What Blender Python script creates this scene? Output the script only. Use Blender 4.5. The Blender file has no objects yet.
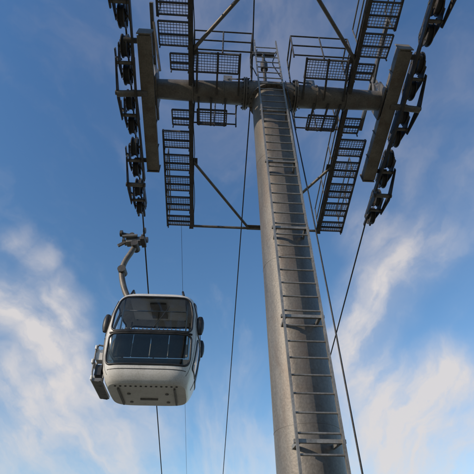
import bpy, math, random
from mathutils import Vector, Matrix
random.seed(7)
scn=bpy.context.scene
R=math.radians
# ---------------- materials ----------------
def newmat(name):
    m=bpy.data.materials.new(name); m.use_nodes=True
    nt=m.node_tree; b=nt.nodes['Principled BSDF']; return m,nt,b
def steel(name,c1,c2,metal=0.35,rough=0.5,scale=3.0,streak=True,rust=0.0,bump=0.15):
    m,nt,b=newmat(name); N=nt.nodes; L=nt.links
    tc=N.new('ShaderNodeTexCoord'); mp=N.new('ShaderNodeMapping'); L.new(tc.outputs['Object'],mp.inputs[0])
    mp.inputs['Scale'].default_value=(scale,scale,scale*(0.18 if streak else 1))
    n=N.new('ShaderNodeTexNoise'); n.inputs['Scale'].default_value=1.6; n.inputs['Detail'].default_value=5; n.inputs['Roughness'].default_value=.62
    L.new(mp.outputs[0],n.inputs['Vector'])
    cr=N.new('ShaderNodeValToRGB'); cr.color_ramp.elements[0].position=.33; cr.color_ramp.elements[1].position=.68
    cr.color_ramp.elements[0].color=(*c1,1); cr.color_ramp.elements[1].color=(*c2,1)
    L.new(n.outputs['Fac'],cr.inputs[0])
    n2=N.new('ShaderNodeTexNoise'); n2.inputs['Scale'].default_value=28; n2.inputs['Detail'].default_value=2
    L.new(tc.outputs['Object'],n2.inputs['Vector'])
    mx=N.new('ShaderNodeMixRGB'); mx.blend_type='OVERLAY'; mx.inputs[0].default_value=.4
    L.new(cr.outputs[0],mx.inputs[1]); L.new(n2.outputs['Fac'],mx.inputs[2])
    out=mx.outputs[0]
    if rust>0:
        n3=N.new('ShaderNodeTexNoise'); n3.inputs['Scale'].default_value=2.3; n3.inputs['Detail'].default_value=6; n3.inputs['Roughness'].default_value=.7
        mp3=N.new('ShaderNodeMapping'); mp3.inputs['Scale'].default_value=(1,1,.35 if streak else 1); L.new(tc.outputs['Object'],mp3.inputs[0])
        L.new(mp3.outputs[0],n3.inputs['Vector'])
        mr=N.new('ShaderNodeMapRange'); mr.inputs[1].default_value=.48; mr.inputs[2].default_value=.72; mr.inputs[4].default_value=rust
        L.new(n3.outputs['Fac'],mr.inputs[0])
        mm=N.new('ShaderNodeMixRGB'); mm.inputs[2].default_value=(.13,.08,.05,1)
        L.new(mr.outputs[0],mm.inputs[0]); L.new(out,mm.inputs[1]); out=mm.outputs[0]
    L.new(out,b.inputs['Base Color'])
    b.inputs['Metallic'].default_value=metal
    r=N.new('ShaderNodeMapRange'); r.inputs[3].default_value=rough-.12; r.inputs[4].default_value=rough+.18
    L.new(n.outputs['Fac'],r.inputs[0]); L.new(r.outputs[0],b.inputs['Roughness'])
    if bump>0.1:
        bp=N.new('ShaderNodeBump'); bp.inputs['Strength'].default_value=bump; bp.inputs['Distance'].default_value=.02
        L.new(n2.outputs['Fac'],bp.inputs['Height']); L.new(bp.outputs[0],b.inputs['Normal'])
    return m
M_tube=steel('painted_tower_steel',(.105,.097,.087),(.20,.185,.165),.2,.45,1.4,True,.5)
M_arm=steel('galvanised_beam',(.115,.107,.095),(.20,.187,.165),.3,.5,1.5,False,.5)
M_beam=steel('weathered_beam',(.15,.135,.11),(.26,.235,.195),.25,.55,1.5,False,.6)
M_dark=steel('dark_steel',(.04,.038,.035),(.09,.085,.078),.3,.5,3,False,.4)
M_rail=steel('galvanised_rail',(.18,.175,.165),(.32,.31,.29),.4,.42,2,False,.15)
M_grate=steel('grating_steel',(.075,.072,.068),(.14,.135,.125),.4,.5,3,False,.3)
M_rubber=steel('sheave_rubber',(.012,.012,.013),(.03,.03,.03),0,.6,4,False)
M_rope=steel('wire_rope',(.02,.02,.02),(.05,.05,.05),.5,.45,8,False)
M_white=steel('cabin_paint',(.58,.565,.525),(.72,.705,.67),0,.28,1.0,True,0,.02)
M_black=steel('cabin_trim',(.012,.012,.013),(.03,.03,.03),0,.4,3,False,0,.05)
M_grey=steel('cabin_grey',(.12,.12,.12),(.22,.215,.21),.2,.45,2,False)
M_seat=steel('seat_fabric',(.16,.16,.165),(.25,.25,.25),0,.8,4,False)
M_lining=steel('cabin_lining',(.70,.70,.69),(.78,.78,.77),0,.7,2,False)
M_conc=steel('concrete',(.25,.24,.22),(.36,.35,.33),0,.85,1.5,False)
def glass(name,t,gl=.04,ior=1.45):
    m,nt,b=newmat(name); N=nt.nodes; L=nt.links
    N.remove(b); out=N['Material Output']
    tr=N.new('ShaderNodeBsdfTransparent')
    g=N.new('ShaderNodeBsdfGlossy'); g.inputs['Roughness'].default_value=gl; g.inputs['Color'].default_value=(.9,.9,.9,1)
    fr=N.new('ShaderNodeFresnel'); fr.inputs['IOR'].default_value=ior
    n=N.new('ShaderNodeTexNoise'); n.inputs['Scale'].default_value=2.5; n.inputs['Detail'].default_value=3
    tc=N.new('ShaderNodeTexCoord'); L.new(tc.outputs['Object'],n.inputs['Vector'])
    cr=N.new('ShaderNodeValToRGB'); cr.color_ramp.elements[0].color=(*[c*.85 for c in t],1); cr.color_ramp.elements[1].color=(*[min(1,c*1.1) for c in t],1)
    L.new(n.outputs['Fac'],cr.inputs[0]); L.new(cr.outputs[0],tr.inputs[0])
    mx=N.new('ShaderNodeMixShader'); L.new(fr.outputs[0],mx.inputs[0]); L.new(tr.outputs[0],mx.inputs[1]); L.new(g.outputs[0],mx.inputs[2])
    L.new(mx.outputs[0],out.inputs[0]); return m
M_glass=glass('window_glass',(.95,.97,.97))
M_tint=glass('tinted_glass',(.40,.42,.40))

# ---------------- mesh builder ----------------
class MB:
    def __init__(s): s.v=[];s.f=[];s.m=[];s.mats=[];s.sm=[]
    def mi(s,mat):
        if mat not in s.mats: s.mats.append(mat)
        return s.mats.index(mat)
    def add(s,vs,fs,mat,smooth=False):
        o=len(s.v); s.v+= [tuple(v) for v in vs]; k=s.mi(mat)
        for f in fs: s.f.append([o+i for i in f]); s.m.append(k); s.sm.append(smooth)
    def box(s,c,ax,size,mat,bev=0):
        c=Vector(c); X,Y,Z=[Vector(a).normalized() for a in ax]; a,b,h=[q/2 for q in size]
        vs=[c+X*(i*a)+Y*(j*b)+Z*(k*h) for k in(-1,1) for j in(-1,1) for i in(-1,1)]
        s.add(vs,[(0,2,3,1),(4,5,7,6),(0,1,5,4),(2,6,7,3),(0,4,6,2),(1,3,7,5)],mat)
    def beam(s,p0,p1,w,h,mat,up=(0,0,1)):
        p0=Vector(p0);p1=Vector(p1); d=(p1-p0); l=d.length; d.normalize(); u=Vector(up)
        x=d.cross(u); 
        if x.length<1e-4: x=d.cross(Vector((0,1,0)))
        x.normalize(); u=x.cross(d)
        s.box((p0+p1)/2,(x,d,u),(w,l,h),mat)
    def ibeam(s,p0,p1,w,h,mat,up=(0,0,1),t=.025):
        p0=Vector(p0);p1=Vector(p1); d=(p1-p0).normalized(); u=Vector(up); x=d.cross(u).normalized(); u=x.cross(d)
        s.beam(p0+u*(h/2-t/2),p1+u*(h/2-t/2),w,t,mat,u); s.beam(p0-u*(h/2-t/2),p1-u*(h/2-t/2),w,t,mat,u)
        s.beam(p0,p1,t,h-2*t-.002,mat,u)
    def tube(s,p0,p1,r,mat,r1=None,seg=12,cap=True):
        p0=Vector(p0);p1=Vector(p1); r1=r if r1 is None else r1; d=(p1-p0).normalized()
        a=Vector((0,0,1)) if abs(d.z)<.9 else Vector((0,1,0)); x=d.cross(a).normalized(); y=d.cross(x)
        vs=[];
        for p,rr in((p0,r),(p1,r1)):
            for i in range(seg):
                t=2*math.pi*i/seg; vs.append(p+x*(rr*math.cos(t))+y*(rr*math.sin(t)))
        s.add(vs,[(i,(i+1)%seg,seg+(i+1)%seg,seg+i) for i in range(seg)],mat,True)
        if cap:
            s.add(vs[:seg],[tuple(range(seg))[::-1]],mat); s.add(vs[seg:],[tuple(range(seg))],mat)
    def poly(s,pts,r,mat,seg=8,closed=False):
        pts=[Vector(p) for p in pts]; n=len(pts)
        rings=[]; px=None
        for i,p in enumerate(pts):
            if closed: d=pts[(i+1)%n]-pts[i-1]
            else: d=pts[min(i+1,n-1)]-pts[max(i-1,0)]
            d.normalize()
            if px is None:
                a=Vector((0,0,1)) if abs(d.z)<.9 else Vector((0,1,0)); px=d.cross(a).normalized()
            else:
                px=(px-d*px.dot(d)).normalized()
            y=d.cross(px); rr=r[i] if isinstance(r,(list,tuple)) else r
            rings.append([p+px*(rr*math.cos(2*math.pi*k/seg))+y*(rr*math.sin(2*math.pi*k/seg)) for k in range(seg)])
        vs=[v for rg in rings for v in rg]; fs=[]
        for i in range(n if closed else n-1):
            j=(i+1)%n
            for k in range(seg): fs.append((i*seg+k,i*seg+(k+1)%seg,j*seg+(k+1)%seg,j*seg+k))
        s.add(vs,fs,mat,True)
        if not closed:
            s.add(rings[0],[tuple(range(seg))],mat); s.add(rings[-1],[tuple(range(seg))],mat)
    def build(s,name,parent=None,bevel=0):
        me=bpy.data.meshes.new(name); me.from_pydata(s.v,[],s.f); 
        for m in s.mats: me.materials.append(m)
        for i,p in enumerate(me.polygons): p.material_index=s.m[i]; p.use_smooth=s.sm[i]
        me.update(); ob=bpy.data.objects.new(name,me); scn.collection.objects.link(ob)
        if parent: ob.parent=parent; ob.matrix_parent_inverse=parent.matrix_world.inverted()
        if bevel:
            b=ob.modifiers.new('bev','BEVEL'); b.width=bevel; b.segments=2; b.limit_method='ANGLE'
        return ob
def empty(name,loc=(0,0,0)):
    e=bpy.data.objects.new(name,None); e.location=loc; e.empty_display_size=.5; scn.collection.objects.link(e); bpy.context.view_layer.update(); return e

# ---------------- ground ----------------
def gz(x,y):
    z=-0.22*y
    lo,hi=-70,60
    if z<lo+20: t=(lo+20-z); z=lo+20-20*(1-math.exp(-t/20))
    if z>hi-20: t=(z-hi+20); z=hi-20+20*(1-math.exp(-t/20))
    return z
coords=[0]
st=2.0
while coords[-1]<4000: coords.append(coords[-1]+st); st*=1.13
cs=sorted(set([-c for c in coords]+coords))
n=len(cs); vs=[]
for y in cs:
    for x in cs:
        d=math.hypot(x,y); b=0 if d<12 else min(1,(d-12)/60)
        vs.append((x,y,gz(x,y)+b*(2.5*math.sin(x*.045+1)*math.cos(y*.038)+.8*math.sin(x*.15+y*.11))))
g=MB(); 
m,nt,b=newmat('dry_grass_soil'); N=nt.nodes;L=nt.links
tc=N.new('ShaderNodeTexCoord'); n1=N.new('ShaderNodeTexNoise'); n1.inputs['Scale'].default_value=.35; n1.inputs['Detail'].default_value=8; L.new(tc.outputs['Object'],n1.inputs['Vector'])
cr=N.new('ShaderNodeValToRGB'); cr.color_ramp.elements[0].position=.38; cr.color_ramp.elements[1].position=.62
cr.color_ramp.elements[0].color=(.13,.12,.06,1); cr.color_ramp.elements[1].color=(.30,.235,.165,1)
L.new(n1.outputs['Fac'],cr.inputs[0]); L.new(cr.outputs[0],b.inputs['Base Color']); b.inputs['Roughness'].default_value=.95
g.add(vs,[(j*n+i,j*n+i+1,(j+1)*n+i+1,(j+1)*n+i) for j in range(n-1) for i in range(n-1)],m,True)
g.build('ground')

# ---------------- tower ----------------
O=Vector((.925,7.0,12.75)); P=Vector((.998,.061,0)).normalized(); Ld=Vector((-.06,.98,-.191)).normalized(); Nn=P.cross(Ld).normalized()
Hd=Vector((Ld.x,Ld.y,0)).normalized(); Z=Vector((0,0,1))
def F(l,s,n=0): return O+P*l+Ld*s+Nn*n
tower=empty('cable_car_tower',(1.13,7,-1.3))
base=Vector((1.13,7,-1.35))
t=MB()
top=O-Z*.33
t.tube(base,top,.5,M_tube,.5,seg=72)
ax=(top-base).normalized()
for k in (.14,.36,.58,.80):
    p=base+(top-base)*k
    t.tube(p-ax*.008,p+ax*.008,.503,M_tube,seg=72)
t.tube(base,base+ax*.06,.75,M_arm,seg=48)
for i in range(16):
    a=2*math.pi*i/16; q=base+Vector((.64*math.cos(a),.64*math.sin(a),0)); t.tube(q,q+Z*.2,.025,M_dark,seg=6)
t.tube(top-ax*.07,top-ax*.03,.60,M_arm,seg=48); t.tube(top-ax*.025,top+ax*.02,.60,M_arm,seg=48)
for i in range(24):
    a=2*math.pi*i/24; q=top-ax*.1+Vector((.555*math.cos(a),.555*math.sin(a),0)); t.tube(q,q+ax*.15,.018,M_dark,seg=6)
t.build('tower_tube',tower)
c=MB(); c.box((1.13,7,-1.75),((1,0,0),(0,1,0),(0,0,1)),(2.6,2.6,.8),M_conc); c.build('concrete_footing',tower,.04)
# crossarm
c=MB()
c.tube(F(-3.15,0,0),F(-.62,0,0),.27,M_arm,.33,seg=40); c.tube(F(.62,0,0),F(3.15,0,0),.33,M_arm,.27,seg=40)
c.tube(F(-.66,0,0),F(.66,0,0),.37,M_arm,seg=40)
for sg in(-1,1):
    c.tube(F(sg*.66,0,0),F(sg*.70,0,0),.45,M_arm,seg=40); c.tube(F(sg*.72,0,0),F(sg*.76,0,0),.45,M_arm,seg=40)
    for i in range(16):
        a=2*math.pi*i/16; q=F(sg*.62,.4*math.cos(a),.4*math.sin(a)); c.tube(q,q+P*(sg*.18),.016,M_dark,seg=6)
    for l in(1.3,2.15): c.tube(F(sg*l,0,0),F(sg*(l+.03),0,0),.34,M_arm,seg=32)
    c.box(F(sg*3.17,0,0),(P,Ld,Nn),(.05,.9,.62),M_arm)
c.build('crossarm',tower)
# longitudinal beams and bracing
b=MB()
for sg in(-1,1):
    b.ibeam(F(sg*2.22,-4.8,-.10),F(sg*2.22,4.8,-.10),.12,.18,M_dark,Nn,.02)
    b.beam(F(sg*3.06,-4.8,-.06),F(sg*3.06,-1.9,-.06),.05,.10,M_dark,Nn); b.beam(F(sg*3.06,1.2,-.06),F(sg*3.06,4.8,-.06),.05,.10,M_dark,Nn)
    b.tube(F(sg*2.16,2.2,-.1),F(sg*.25,4.72,-.1),.045,M_arm,seg=12)
    b.tube(F(sg*2.16,-1.15,-.1),F(sg*.25,-3.3,-.1),.05,M_arm,seg=12)
    for s in(2.2,-1.15): b.box(F(sg*2.13,s,-.1),(P,Ld,Nn),(.2,.25,.02),M_dark)
b.tube(F(-2.22,4.74,-.1),F(2.22,4.74,-.1),.045,M_arm); b.tube(F(-2.22,-3.35,-.1),F(2.22,-3.35,-.1),.045,M_arm)
b.box(F(0,4.7,-.1),(P,Ld,Nn),(.6,.2,.02),M_dark); 
b.build('bracing',tower)
# sheave support beams
b=MB()
for sg in(-1,1):
    l=sg*3.38
    b.box(F(l,.45,-.2),(P,Ld,Nn),(.30,3.95,.34),M_beam)
    b.box(F(l,-1.55,-.2),(P,Ld,Nn),(.38,.03,.44),M_beam); b.box(F(l,2.45,-.2),(P,Ld,Nn),(.38,.03,.44),M_beam)
    for s in(-.9,-.35,.35,.9,1.7): b.box(F(l,s,-.2),(P,Ld,Nn),(.36,.025,.38),M_arm)
    b.box(F(l,.45,-.385),(P,Ld,Nn),(.37,3.9,.022),M_beam)
    for s in (-1.3,2.2):
        b.tube(F(l,s,-.15),F(sg*3.95,s,-.15),.07,M_dark); 
b.build('sheave_beams',tower,.008)
# catwalk panels
def grating(mb,c,X,Y,w,d,barsp=.075,fr=.035):
    Zv=X.cross(Y).normalized()
    for s in(-1,1):
        mb.box(c+X*(s*w/2),(X,Y,Zv),(fr,d,.06),M_grate); mb.box(c+Y*(s*d/2),(X,Y,Zv),(w,fr,.06),M_grate)
    n=max(2,int(w/barsp))
    for i in range(1,n): mb.box(c+X*(-w/2+w*i/n),(X,Y,Zv),(.010,d,.03),M_grate)
    n=max(2,int(d/.075))
    for i in range(1,n): mb.box(c+Y*(-d/2+d*i/n)+Zv*.005,(X,Y,Zv),(w,.012,.014),M_grate)
g=MB()
for sg in(-1,1):
    ss=[(-4.5,.62),(-3.75,.62),(-3.0,.62),(-2.25,.62),(-1.5,.62),(-.8,.45)]+[(.78,.5),(1.5,.60),(2.28,.60),(3.06,.60),(3.84,.60),(4.55,.45)]
    for s,ln in ss:
        nar=(-1<s<1)
        wd_=.5 if nar else .78
        cc=F(sg*(2.52 if nar else 2.66),s,-.05)+Vector((0,0,random.uniform(-.015,.015))); grating(g,cc,P,Hd,wd_,ln)
        for e in(-1,1):
            g.beam(cc+Hd*(ln/2)+P*(e*(wd_/2-.02)),cc+Hd*(ln/2)+P*(e*(wd_/2-.02))-Z*.16,.03,.03,M_grate,P)
        g.beam(cc-P*(wd_/2)-Z*.05,cc+P*(wd_/2)-Z*.05,.04,.05,M_dark)
    grating(g,F(sg*1.55,-.78,0.05),P,Hd,1.25,.55); grating(g,F(sg*1.62,.74,-.05),P,Hd,.85,.5)
    for (s,x0,x1) in((-.55,.85,2.15),(.5,1.2,2.1)):
        for x in(x0+.05,(x0+x1)/2,x1-.1):
            g.beam(F(sg*x,-.05 if s<0 else .05,-.32),F(sg*x,s*2,-.03),.05,.05,M_dark)
g.build('catwalks',tower)
h=MB()
for sg in(-1,1):
    for (lx,rngs) in((2.26,((-4.8,-1.4),(.9,4.8))),(3.06,((-4.8,-1.9),(2.6,4.8)))):
      for (a,bb) in rngs:
        k=max(2,int((bb-a)/1.1))
        for i in range(k+1):
            s=a+(bb-a)*i/k; h.tube(F(sg*lx,s,.0),F(sg*lx,s,0)+Z*1.05,.02,M_grate,seg=8)
        for hh in(.55,1.05): h.tube(F(sg*lx,a,0)+Z*hh,F(sg*lx,bb,0)+Z*hh,.02,M_grate,seg=8)
    for s,xa,xb in((-1.08,.55,2.2),(1.02,.9,2.2)):
        for x in(xa,(xa+xb)/2,xb):
            h.tube(F(sg*x,s,0),F(sg*x,s,0)+Z*1.2,.022,M_dark,seg=8)
        for hh in(.12,.65,1.2): h.tube(F(sg*xa,s,0)+Z*hh,F(sg*xb,s,0)+Z*hh,.022,M_dark,seg=8)
        for x in(xa,xb):
            for hh in(.65,1.2): h.tube(F(sg*x,s,0)+Z*hh,F(sg*x,s*.35,0)+Z*hh,.022,M_dark,seg=8)
            h.tube(F(sg*x,s*.35,0),F(sg*x,s*.35,0)+Z*1.2,.022,M_dark,seg=8)
    h.box(F(sg*2.0,.3,.45),(P,Hd,Z),(.35,.2,.35),M_dark)
    h.box(F(sg*1.2,-.1,.5),(P,Hd,Z),(.25,.3,.3),M_grey)
    h.poly([F(sg*1.2,-.25,.4),F(sg*1.1,-.33,.2),F(sg*.9,-.38,.05),F(sg*.6,-.45,-.05)],.018,M_rope)
    h.poly([F(sg*(2.13+.02*math.sin(i*1.7)),-4.6+i*.46,-.2-.02*math.sin(i*2.3)) for i in range(21)],.012,M_rope,seg=6)
h.build('handrails',tower)
# lifting frame above
h=MB()
for sg in(-1,1):
    h.beam(F(sg*3.2,-.25,.2),F(sg*3.5,0,1.9),.1,.1,M_arm); h.beam(F(sg*3.2,.25,.2),F(sg*3.5,0,1.9),.1,.1,M_arm)
    h.beam(F(sg*3.5,-1.8,1.95),F(sg*3.5,1.8,1.95),.1,.14,M_arm)
    h.beam(F(sg*3.2,.2,.9),F(sg*3.45,1.3,1.85),.06,.06,M_dark); h.beam(F(sg*3.2,-.2,.9),F(sg*3.45,-1.3,1.85),.06,.06,M_dark)
h.build('lifting_frame',tower)
# sheave trains
w=MB()
NW=12; r=.26
for sg in(-1,1):
    lc=sg*3.95
    ss=[-4.05+i*8.1/(NW-1) for i in range(NW)]
    for s in ss:
        w.tube(F(lc-.06,s,0),F(lc+.06,s,0),r,M_rubber,seg=28)
        for e in(-1,1):
            w.tube(F(lc+e*.06,s,0),F(lc+e*.085,s,0),r+.04,M_dark,seg=28)
            w.tube(F(lc+e*.085,s,0),F(lc+e*.12,s,0),.09,M_arm,seg=14)
            for k in range(5):
                a=2*math.pi*k/5; w.beam(F(lc+e*.095,s+.06*math.cos(a),.06*math.sin(a)),F(lc+e*.095,s+.24*math.cos(a),.24*math.sin(a)),.02,.04,M_dark,P)
        w.tube(F(lc-.2,s,0),F(lc+.2,s,0),.035,M_arm,seg=10)
    for i in range(0,NW,2):
        m=(ss[i]+ss[i+1])/2
        for e in(-1,1):
            o=lc+e*.16
            vs=[F(o,ss[i]-.1,.05),F(o,ss[i]-.1,-.07),F(o,m-.08,-.26),F(o,m+.08,-.26),F(o,ss[i+1]+.1,-.07),F(o,ss[i+1]+.1,.05)]
            v2=[v+P*(e*.02) for v in vs]; w.add(vs+v2,[(0,1,2,3,4,5),(11,10,9,8,7,6)]+[(k,(k+1)%6,6+(k+1)%6,6+k) for k in range(6)],M_dark)
        w.tube(F(lc-.24,m,-.2),F(lc+.24,m,-.2),.05,M_arm,seg=10)
    for i in range(0,NW,4):
        a=(ss[i]+ss[i+1])/2; bq=(ss[i+2]+ss[i+3])/2; m=(a+bq)/2
        for e in(-1,1):
            o=lc+e*.23
            vs=[F(o,a-.14,-.14),F(o,a-.14,-.26),F(o,m-.12,-.52),F(o,m+.12,-.52),F(o,bq+.14,-.26),F(o,bq+.14,-.14),F(o,m,-.28)]
            v2=[v+P*(e*.025) for v in vs]; w.add(vs+v2,[(0,1,2,6),(2,3,6),(3,4,5,6),(13,9,8,7),(13,10,9),(13,12,11,10)]+[(k,(k+1)%7,7+(k+1)%7,7+k) for k in range(7)],M_dark)
        w.tube(F(lc-.3,m,-.42),F(lc+.3,m,-.42),.07,M_arm,seg=12)
        for q in(a,bq):
            w.beam(F(lc+sg*.17,q,.05),F(lc+sg*.33,q,.2),.05,.08,M_dark); w.beam(F(lc+sg*.33,q-.25,.2),F(lc+sg*.33,q+.25,.2),.03,.12,M_dark)
    w.beam(F(lc-sg*.29,-2.75,-.42),F(lc-sg*.29,0,-.62),.04,.16,M_dark,Nn); w.beam(F(lc-sg*.29,0,-.62),F(lc-sg*.29,2.75,-.42),.04,.16,M_dark,Nn)
    w.tube(F(sg*3.4,.0,-.35),F(sg*4.2,.0,-.5),.09,M_arm,seg=16)
    for s_,q in((4.35,1),(-4.35,-1)):
        w.beam(F(lc-.1,s_-.25*q,0),F(lc-.1,s_+.15*q,.05),.05,.09,M_dark); w.beam(F(lc+.1,s_-.25*q,0),F(lc+.1,s_+.15*q,.05),.05,.09,M_dark)
w.build('sheave_trains',tower)
# top gear
k=MB()
k.tube(F(-.1,-.1,.3),F(-.1,-.1,.3)+Z*1.9,.05,M_dark); k.tube(F(-.1,-.1,.3)+Z*1.0,F(-.1,-.1,.3)+Z*1.35,.11,M_dark,seg=16)
k.box(F(-.1,-.1,.3)+Z*1.9,(P,Hd,Z),(.7,.08,.08),M_dark)
for q in(-.42,.22):
    pts=[F(q,-.1,.3)+Z*1.9+Vector((.12*math.sin(i*.5),-.05*i,-.015*i*i+.12*math.sin(i*.6))) for i in range(14)]
    k.poly(pts,.016,M_rope)
k.build('wire_bracket',tower)
# ladder
l=MB()
LB=Vector((1.235,6.28,-1.2)); LT=Vector((.82,6.20,14.3)); ld=LT-LB; ldn=ld.normalized(); hw=.315
for sg in(-1,1):
    l.beam(LB+P*(sg*hw),LT+P*(sg*hw),.035,.075,M_rail,(0,-1,0))
nr=int(ld.length/.27)
for i in range(1,nr):
    p=LB+ldn*(i*.27); l.tube(p-P*hw,p+P*hw,.016,M_rail,seg=8)
for i in range(8):
    p=LB+ldn*(.7+i*1.9)
    if p.z>12.2: continue
    tc_=base+(top-base)*((p.z-base.z)/(top.z-base.z))
    l.beam(p-P*(hw+.04)+Vector((0,.05,0)),p+P*(hw+.04)+Vector((0,.05,0)),.05,.05,M_rail)
    for sg in(-1,1): l.beam(p+P*(sg*hw*.9)+Vector((0,.05,0)),Vector((tc_.x+sg*.28,tc_.y-.38,p.z)),.04,.05,M_rail)
l.build('ladder',tower)
cpts=[Vector((1.32,6.45,12.55)),Vector((1.37,6.35,10.5)),Vector((1.46,6.3,8)),Vector((1.56,6.3,5)),Vector((1.64,6.3,2)),Vector((1.70,6.3,-1.3))]
l=MB(); l.poly(cpts,.014,M_rope); l.build('conduit',tower)
# ---------------- ropes ----------------
D2=Vector((-.061,.998,-.283)).normalized()
D0=Vector((.061,-.998,.13)).normalized()
for sg in(-1,1):
    m=MB(); pts=[]
    for dd in(120,60,30,12,5,2): pts.append(F(sg*3.95,-4.05,r)+D0*dd+Z*(dd*dd*.0006))
    pts+=[F(sg*3.95,-4.05,r),F(sg*3.95,0,r),F(sg*3.95,4.05,r)]
    for dd in(1,3,8,20,40,70,110,160,220): pts.append(F(sg*3.95,4.05,r)+D2*dd+Z*(dd*dd*.0003))
    m.poly(pts,.026,M_rope,seg=10); m.build('haul_cable')
m=MB(); p0=F(-.52,-.1,.1); m.poly([p0+Vector((.3,-30,7)),p0+Vector((.1,-8,2.2)),p0]+[p0+Vector((-.061*d,d,-.33*d+.0005*d*d)) for d in(2,5,10,20,40,70,110,160)],.018,M_rope,seg=8); m.build('communication_cable')
m=MB(); p0=F(-2.6,4.6,.1); m.poly([p0]+[p0+Vector((-.045*d,d,-.40*d+.0005*d*d)) for d in(2,5,10,20,40,70,110,160)],.006,M_rope,seg=6); m.build('guide_wire')

# ---------------- gondola ----------------
SC=1.06
C=Vector((-2.50,12.38,6.16)); yaw=R(3.0)
gon=empty('gondola_cabin',C)
Rm=Matrix.Rotation(yaw,3,'Z')
def G(x,y,z): return C+Rm@(Vector((x,y,z*1.02))*SC)
prof=[(0,1.0,.80),(.06,1.05,.88),(.2,1.12,.97),(.4,1.19,1.01),(.8,1.26,1.03),(1.35,1.29,1.04),(1.8,1.26,1.01),(2.2,1.19,.96),(2.45,1.12,.90),(2.58,1.03,.82),(2.66,.88,.69),(2.69,.6,.45)]
def cat(z,j):
    z=max(0,min(2.69,z))
    for i in range(len(prof)-1):
        if prof[i+1][0]>=z: break
    p=prof[i];q=prof[i+1];u=(z-p[0])/(q[0]-p[0])
    pm=prof[max(i-1,0)];qn=prof[min(i+2,len(prof)-1)]
    hh=q[0]-p[0]
    m0=(q[j]-pm[j])/(q[0]-pm[0]) if i>0 else (q[j]-p[j])/hh
    m1=(qn[j]-p[j])/(qn[0]-p[0]) if i<len(prof)-2 else (q[j]-p[j])/hh
    return (2*u**3-3*u*u+1)*p[j]+(u**3-2*u*u+u)*hh*m0+(-2*u**3+3*u*u)*q[j]+(u**3-u*u)*hh*m1
NE=5.0
def front(x,z,off=0,sgn=-1):
    a=cat(z,1);bb=cat(z,2); return (x,sgn*(bb*(max(0,1-abs(x/a)**NE))**(1/NE)+off),z)
def side(y,z,off=0,sgn=1):
    a=cat(z,1);bb=cat(z,2); return (sgn*(a*(max(0,1-abs(y/bb)**NE))**(1/NE)+off),y,z)
wins=[]
for s in(-1,1):
    wins.append(('f',s,0,1.33,2.44,lambda z:min(cat(z,1)-.17,1.08),.16,M_glass))
    wins.append(('f',s,0,.42,1.25,lambda z:min(cat(z,1)-.15,1.09),.12,M_tint))
    wins.append(('s',s,-.40,1.33,2.4,lambda z:.34,.10,M_glass)); wins.append(('s',s,.40,1.33,2.4,lambda z:.34,.10,M_glass))
    wins.append(('s',s,-.40,.42,1.25,lambda z:.34,.08,M_tint)); wins.append(('s',s,.40,.42,1.25,lambda z:.34,.08,M_tint))
def hwid(win,z):
    _,_,_,z0,z1,wf,rr,_=win
    d=0
    if z>z1-rr: d=z-(z1-rr)
    if z<z0+rr: d=(z0+rr)-z
    return wf(z)-rr+math.sqrt(max(0,rr*rr-d*d))
def inside(x,y,z):
    for wn in wins:
        if not(wn[3]<z<wn[4]): continue
        if wn[0]=='f':
            if y*wn[1]>.45 and abs(x)<hwid(wn,z): return True
        else:
            if x*wn[1]>.7 and abs(y-wn[2])<hwid(wn,z) : return True
    return False
sh=MB(); NS=220; zs=[2.69*i/110 for i in range(111)]
rings=[]
for z in zs:
    a=cat(z,1);bb=cat(z,2); rg=[]
    for i in range(NS):
        th=2*math.pi*i/NS; c_,s_=math.cos(th),math.sin(th); rr=1/((abs(c_)**NE+abs(s_)**NE)**(1/NE)); rg.append((a*rr*c_,bb*rr*s_,z))
    rings.append(rg)
vs=[v for rg in rings for v in rg]; fs=[]
for j in range(110):
    for i in range(NS):
        k=(i+1)%NS; q=[j*NS+i,j*NS+k,(j+1)*NS+k,(j+1)*NS+i]
        cx=sum(vs[t_][0] for t_ in q)/4;cy=sum(vs[t_][1] for t_ in q)/4;cz=sum(vs[t_][2] for t_ in q)/4
        if not inside(cx,cy,cz): fs.append(q)
W=[G(*v) for v in vs]
sh.add(W,fs,M_white,True)
sh.add([G(*v) for v in rings[0]],[tuple(range(NS))[::-1]],M_white); sh.add([G(*v) for v in rings[-1]],[tuple(range(NS))],M_white)
sob=sh.build('shell',gon)
gl=MB(); tr=MB()
for wn in wins:
    fn=(lambda c_,z,o,w_=wn: front(c_,z,o,w_[1])) if wn[0]=='f' else (lambda c_,z,o,w_=wn: side(c_,z,o,w_[1]))
    nz=22;nx=20;zz=[wn[3]+(wn[4]-wn[3])*(.5-.5*math.cos(math.pi*i/nz)) for i in range(nz+1)]
    vs=[G(*fn(wn[2]+hwid(wn,z)*(2*i/nx-1),z,.004)) for z in zz for i in range(nx+1)]
    gl.add(vs,[(j*(nx+1)+i,j*(nx+1)+i+1,(j+1)*(nx+1)+i+1,(j+1)*(nx+1)+i) for j in range(nz) for i in range(nx)],wn[7],True)
    ed=[G(*fn(wn[2]+hwid(wn,z),z,.0)) for z in zz]
    ed+=[G(*fn(wn[2]+hwid(wn,zz[-1])*(1-2*i/8),zz[-1],0)) for i in range(1,8)]
    ed+=[G(*fn(wn[2]-hwid(wn,z),z,.0)) for z in zz[::-1]]
    ed+=[G(*fn(wn[2]-hwid(wn,zz[0])*(1-2*i/8),zz[0],0)) for i in range(1,8)]
    tr.poly(ed,.032 if wn[0]=='f' else .024,M_black,seg=8,closed=True)
gl.build('windows',gon)
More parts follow.
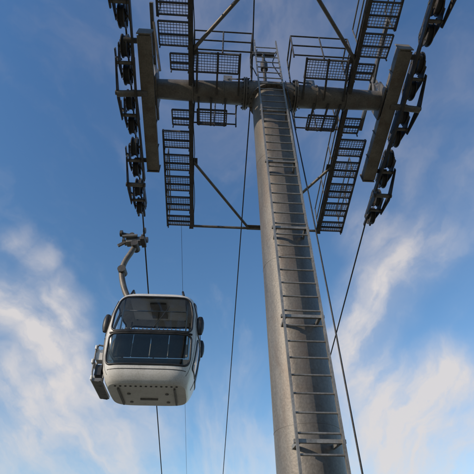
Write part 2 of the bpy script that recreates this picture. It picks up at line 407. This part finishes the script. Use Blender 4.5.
for s in(-1,1):
    tr.poly([G(*front(-1.1+2.2*i/20,1.29,.01,s)) for i in range(21)],.03,M_black)
    for i in range(15): 
        x=-.77+1.54*i/14; p=front(x,1.37,.02,s); tr.tube(G(*p),G(p[0],p[1]+s*.02,p[2]),.018,M_grey,seg=8)
    for e in(-1,1):
        pts=[]; 
        for i in range(7):
            u=i/6; pts.append(G(s*1.29,e*.72,1.42+.5*u))
        tr.poly(pts,[.07,.10,.115,.115,.115,.10,.07],M_black,seg=14)
    tr.poly([G(*side(0,.15+2.3*i/20,.002,s)) for i in range(21)],.010,M_black)
    for yy in(-.82,.82): tr.poly([G(*side(yy,.2+2.1*i/20,.0,s)) for i in range(21)],.007,M_black)
tr.poly([G(*front(-1.0+2.0*i/20,.30,.0,-1)) for i in range(21)],.010,M_black)
tr.poly([G(*front(.05,1.40,.04,-1)),G(*front(.25,1.75,.04,-1)),G(*front(.42,2.1,.03,-1))],.010,M_black)
for i in range(13):
    x=-.78+1.56*i/12
    tr.tube(G(x,-.62,.0),G(x,-.62,-.012),.032,M_black,seg=12)
for x in(-.5,.5):
    for y in(-.1,.5): tr.tube(G(x,y,.0),G(x,y,-.02),.05,M_grey,seg=14)
for x in(-.72,.72): tr.box(G(x,.05,-.03),(Rm@Vector((1,0,0)),Rm@Vector((0,1,0)),Z),(.05,1.2,.05),M_grey)
tr.box(G(0,.25,-.02),(Rm@Vector((1,0,0)),Rm@Vector((0,1,0)),Z),(.5,.06,.04),M_grey)
for x in(-.85,.85):
    tr.poly([G(x*.9,-.75,2.6),G(x*.85,-.7,2.76),G(x*.85,0,2.84),G(x*.85,.7,2.76),G(x*.9,.75,2.6)],.035,M_black)
tr.tube(G(-.95,0,2.8),G(.85,0,2.8),.05,M_grey); 
for x in(-.5,.5): tr.box(G(x,0,2.72),(Rm@Vector((1,0,0)),Rm@Vector((0,1,0)),Z),(.3,.4,.1),M_grey)
tr.build('trim',gon)
# ski rack on left side
rk=MB(); X=Rm@Vector((1,0,0)); Y=Rm@Vector((0,1,0))
for y in(-.62,-.30,.30,.62):
    rk.poly([G(-1.22,y,1.05),G(-1.40,y,1.08),G(-1.45,y,.95),G(-1.43,y,.35),G(-1.38,y,.12),G(-1.2,y,.10)],.028,M_grey)
for z,o in((1.0,-1.45),(.62,-1.47),(.18,-1.41)): rk.beam(G(o,-.68,z),G(o,.68,z),.05,.12,M_white)
rk.box(G(-1.28,0,.14),(X,Y,Z),(.26,1.36,.09),M_grey)
rk.box(G(-1.33,-.46,.82),(X,Y,Z),(.2,.28,.3),M_white); rk.box(G(-1.30,-.46,.42),(X,Y,Z),(.18,.26,.3),M_black)
rk.build('ski_rack',gon,.015)
# interior
it=MB()
it.box(G(0,0,.2),(X,Y,Z),(2.0,1.6,.06),M_grey)
it.box(G(0,0,2.56),(X,Y,Z),(1.7,1.3,.03),M_lining)
it.box(G(0,0,2.51),(X,Y,Z),(.5,.9,.05),M_grey)
for s in(-1,1):
    it.box(G(0,s*.62,.62),(X,Y,Z),(1.9,.42,.08),M_seat)
    for i in range(4):
        it.box(G(-.72+.48*i,s*.80,1.02),(X,Y,Z),(.48,.07,.70),M_seat)
        if s>0: it.box(G(-.72+.48*i,.78,1.62),(X,Y,Z),(.34,.08,.42),M_lining)
    it.box(G(0,s*.66,.4),(X,Y,Z),(1.7,.05,.36),M_grey)
    it.tube(G(-.9,s*.7,2.1),G(.9,s*.7,2.1),.022,M_rail)
    for x in(-.9,.9): it.tube(G(x,s*.7,1.4),G(x,s*.7,2.5),.022,M_rail)
it.tube(G(.0,0,.2),G(0,0,2.55),.022,M_rail)
it.build('interior',gon,.03)
# hanger and grip
hg=MB()
ft=G(-.88,0,2.78)
pts=[ft,Vector((-3.66,12.36,9.5)),Vector((-3.86,12.37,9.98)),Vector((-3.97,12.37,10.45)),Vector((-3.93,12.37,10.85)),Vector((-3.78,12.37,11.25)),Vector((-3.66,12.37,11.6))]
def smooth(pts,k=6):
    o=[]
    for i in range(len(pts)-1):
        a=pts[max(i-1,0)];b_=pts[i];c_=pts[i+1];d=pts[min(i+2,len(pts)-1)]
        for j in range(k):
            t_=j/k; o.append(.5*((2*b_)+(c_-a)*t_+(2*a-5*b_+4*c_-d)*t_*t_+(3*b_-a-3*c_+d)*t_**3))
    return o+[pts[-1]]
hg.poly(smooth(pts),.10,M_arm,seg=16)
hg.box(G(-.88,0,2.78),(X,Y,Z),(.3,.4,.18),M_grey)
hg.tube(Vector((-3.95,12.2,10.45)),Vector((-3.95,12.55,10.45)),.14,M_dark,seg=20)
hg.tube(Vector((-3.66,12.15,11.55)),Vector((-3.66,12.6,11.55)),.13,M_dark,seg=20)
gx=Vector((1,0,.12)).normalized()
gp=Vector((-3.35,12.37,11.84))
hg.box(gp+Vector((-.36,0,-.08)),(gx,Vector((0,1,0)),Vector((-.12,0,1))),(.6,.3,.2),M_grey)
hg.box(gp+Vector((-.06,0,-.09)),(gx,Vector((0,1,0)),Vector((-.12,0,1))),(.16,.5,.14),M_dark)
hg.box(gp+Vector((-.06,0,.06)),(gx,Vector((0,1,0)),Vector((-.12,0,1))),(.14,.4,.09),M_dark)
for dy in(-.22,.22):
    hg.tube(gp+Vector((-.78,dy,-.02)),gp+Vector((-.25,dy,.02)),.06,M_grey,seg=14)
    hg.tube(gp+Vector((-.88,dy,.12)),gp+Vector((-.80,dy,.12)),.12,M_dark,seg=20)
    hg.beam(gp+Vector((-.3,dy,.0)),gp+Vector((-.86,dy,.14)),.04,.08,M_dark)
    hg.tube(gp+Vector((-.05,dy*1.2,.22)),gp+Vector((.03,dy*1.2,.22)),.11,M_dark,seg=20); hg.beam(gp+Vector((-.03,dy*1.2,.0)),gp+Vector((-.03,dy*1.2,.22)),.05,.05,M_dark)
hg.tube(gp+Vector((-.5,-.1,.18)),gp+Vector((-.5,.1,.18)),.1,M_dark,seg=20)
hg.beam(gp+Vector((-.7,0,-.1)),gp+Vector((-.95,0,-.28)),.06,.12,M_dark)
hg.build('hanger_and_grip',gon,.01)

# ---------------- camera ----------------
cd=bpy.data.cameras.new('camera'); cam=bpy.data.objects.new('camera',cd); scn.collection.objects.link(cam)
cam.location=(0,0,1.6); cam.rotation_euler=(R(130),0,0); cd.sensor_width=36; cd.lens=440/474*36; cd.clip_end=20000; cd.clip_start=.05
scn.camera=cam
# ---------------- light ----------------
sun_el=R(22); sun_az=R(238)
sd=Vector((math.sin(sun_az)*math.cos(sun_el),math.cos(sun_az)*math.cos(sun_el),math.sin(sun_el)))
sl=bpy.data.lights.new('sun','SUN'); sl.energy=3.3; sl.angle=R(.6); sl.color=(1,.83,.64)
so=bpy.data.objects.new('sun',sl); scn.collection.objects.link(so); so.rotation_euler=sd.to_track_quat('Z','Y').to_euler(); so.location=(-20,-30,40)
# ---------------- world ----------------
wd=bpy.data.worlds.new('World'); scn.world=wd; wd.use_nodes=True
nt=wd.node_tree; N=nt.nodes; L=nt.links; N.clear()
out=N.new('ShaderNodeOutputWorld'); bg=N.new('ShaderNodeBackground'); L.new(bg.outputs[0],out.inputs[0])
sky=N.new('ShaderNodeTexSky'); sky.sky_type='NISHITA'; sky.sun_disc=False; sky.sun_elevation=sun_el; sky.sun_rotation=sun_az
sky.air_density=1.0; sky.dust_density=.3; sky.ozone_density=1.3
bg.inputs['Strength'].default_value=.11
tc=N.new('ShaderNodeTexCoord')
def vm(op,a,b_=None,sc=None):
    n=N.new('ShaderNodeVectorMath'); n.operation=op
    if isinstance(a,(tuple,Vector)): n.inputs[0].default_value=a
    else: L.new(a,n.inputs[0])
    if b_ is not None:
        if isinstance(b_,(tuple,Vector)): n.inputs[1].default_value=b_
        else: L.new(b_,n.inputs[1])
    if sc is not None:
        if isinstance(sc,(int,float)): n.inputs['Scale'].default_value=sc
        else: L.new(sc,n.inputs['Scale'])
    return n
def ma(op,a,b_=None,clamp=False):
    n=N.new('ShaderNodeMath'); n.operation=op; n.use_clamp=clamp
    for i,q in enumerate((a,b_)):
        if q is None: continue
        if isinstance(q,(int,float)): n.inputs[i].default_value=q
        else: L.new(q,n.inputs[i])
    return n.outputs[0]
def mrange(x,a,b_,c,d,sm=True):
    n=N.new('ShaderNodeMapRange'); n.interpolation_type='SMOOTHSTEP' if sm else 'LINEAR'
    L.new(x,n.inputs[0]); 
    for i,q in enumerate((a,b_,c,d)): n.inputs[i+1].default_value=q
    return n.outputs[0]
d=vm('NORMALIZE',tc.outputs['Generated']).outputs[0]
def noise(vec,scale,det=8,rough=.6,dist=0):
    n=N.new('ShaderNodeTexNoise'); n.inputs['Scale'].default_value=scale; n.inputs['Detail'].default_value=det; n.inputs['Roughness'].default_value=rough; n.inputs['Distortion'].default_value=dist
    L.new(vec,n.inputs['Vector']); return n
wn_=noise(d,4.0,6,.56)
wo=vm('SCALE',vm('SUBTRACT',wn_.outputs['Color'],(.5,.5,.5)).outputs[0],sc=.11).outputs[0]
dw=vm('ADD',d,wo).outputs[0]
blobs=[((-.50,.77,.64),.025,.7),((-.455,.80,.60),.03,.9),((-.415,.84,.55),.032,1.0),((-.384,.875,.512),.035,1.1),((-.37,.91,.47),.03,.9),
((-.55,.84,.55),.045,.9),((-.515,.86,.525),.04,1.1),((-.47,.89,.49),.04,1.2),((-.425,.92,.46),.038,1.2),((-.38,.955,.42),.038,1.0),((-.33,.99,.38),.04,.7),
((-.53,.96,.41),.05,.9),((-.45,.99,.38),.05,.85),((-.38,1.03,.33),.05,.7),((-.289,1.048,.307),.08,.6),((-.48,1.06,.29),.06,.7),
((.22,.62,.78),.05,.4),((.30,.75,.66),.055,.7),((.45,.77,.64),.045,.75),((.39,.80,.60),.05,1.0),((.33,.84,.55),.055,1.1),((.285,.88,.50),.055,1.1),((.26,.92,.45),.06,1.0),((.31,.97,.39),.06,.8),
((.484,.963,.408),.05,1.1),((.43,.98,.38),.05,.8),((.37,1.041,.316),.09,.85),((0,.441,1.03),.2,.5),((.495,1.062,.29),.09,.6),((.5,.62,.8),.2,.3)]
acc=None
for v,rad,amp in blobs:
    vv=Vector(v).normalized()
    ds=vm('DISTANCE',dw,tuple(vv)).outputs['Value']
    f=ma('MULTIPLY',mrange(ds,0,rad*2.1,1,0),amp)
    acc=f if acc is None else ma('ADD',ma('MAXIMUM',acc,f),ma('MULTIPLY',ma('MINIMUM',acc,f),.25))
sep=N.new('ShaderNodeSeparateXYZ'); L.new(d,sep.inputs[0])
aL=Vector((.66,.46,-.53)).normalized(); aR=Vector((-.55,.37,-.68)).normalized()
am=N.new('ShaderNodeMix'); am.data_type='VECTOR'; L.new(mrange(sep.outputs['X'],-.15,.15,0,1),am.inputs[0]); am.inputs[4].default_value=aL; am.inputs[5].default_value=aR
axo=am.outputs[1]
wo2=vm('SCALE',vm('SUBTRACT',wn_.outputs['Color'],(.5,.5,.5)).outputs[0],sc=.17).outputs[0]
dw2=vm('ADD',d,wo2).outputs[0]
dotv=vm('DOT_PRODUCT',dw2,axo).outputs['Value']
an=vm('SUBTRACT',dw2,vm('SCALE',axo,sc=ma('MULTIPLY',dotv,.76)).outputs[0]).outputs[0]
st=noise(an,7.0,6,.52,.1).outputs['Fac']
st2=noise(an,24,5,.55,.1).outputs['Fac']
stm=ma('ADD',ma('MULTIPLY',st,.72),ma('MULTIPLY',st2,.28))
wisp=mrange(stm,.36,.61,0,1)
den=ma('MULTIPLY',acc,ma('ADD',ma('MULTIPLY',wisp,.75),.25))
bgw=ma('MULTIPLY',mrange(stm,.5,.75,0,1),.22)
hz=mrange(sep.outputs['Z'],.1,.5,.5,0)
den=ma('ADD',ma('ADD',den,bgw),ma('MULTIPLY',hz,ma('ADD',ma('MULTIPLY',wisp,.9),.1)),True)
den=ma('MULTIPLY',den,.92)
tc2=N.new('ShaderNodeMixRGB'); L.new(mrange(sep.outputs['Z'],.35,.95,0,1),tc2.inputs[0]); tc2.inputs[1].default_value=(1.02,1.38,1.58,1); tc2.inputs[2].default_value=(.82,1.25,1.62,1)
tint=N.new('ShaderNodeMixRGB'); tint.blend_type='MULTIPLY'; tint.inputs[0].default_value=1; L.new(tc2.outputs[0],tint.inputs[2])
L.new(sky.outputs[0],tint.inputs[1])
mix=N.new('ShaderNodeMixRGB'); L.new(den,mix.inputs[0]); L.new(tint.outputs[0],mix.inputs[1]); 
cc=N.new('ShaderNodeMixRGB'); L.new(mrange(sep.outputs['Z'],.48,.85,0,1),cc.inputs[0]); cc.inputs[1].default_value=(6.7,6.35,6.25,1); cc.inputs[2].default_value=(2.7,2.9,3.8,1)
L.new(cc.outputs[0],mix.inputs[2])
L.new(mix.outputs[0],bg.inputs['Color'])
wd.cycles.sampling_method='MANUAL'; wd.cycles.sample_map_resolution=256
scn.view_settings.view_transform='Standard'; scn.view_settings.look='None'; scn.view_settings.exposure=0
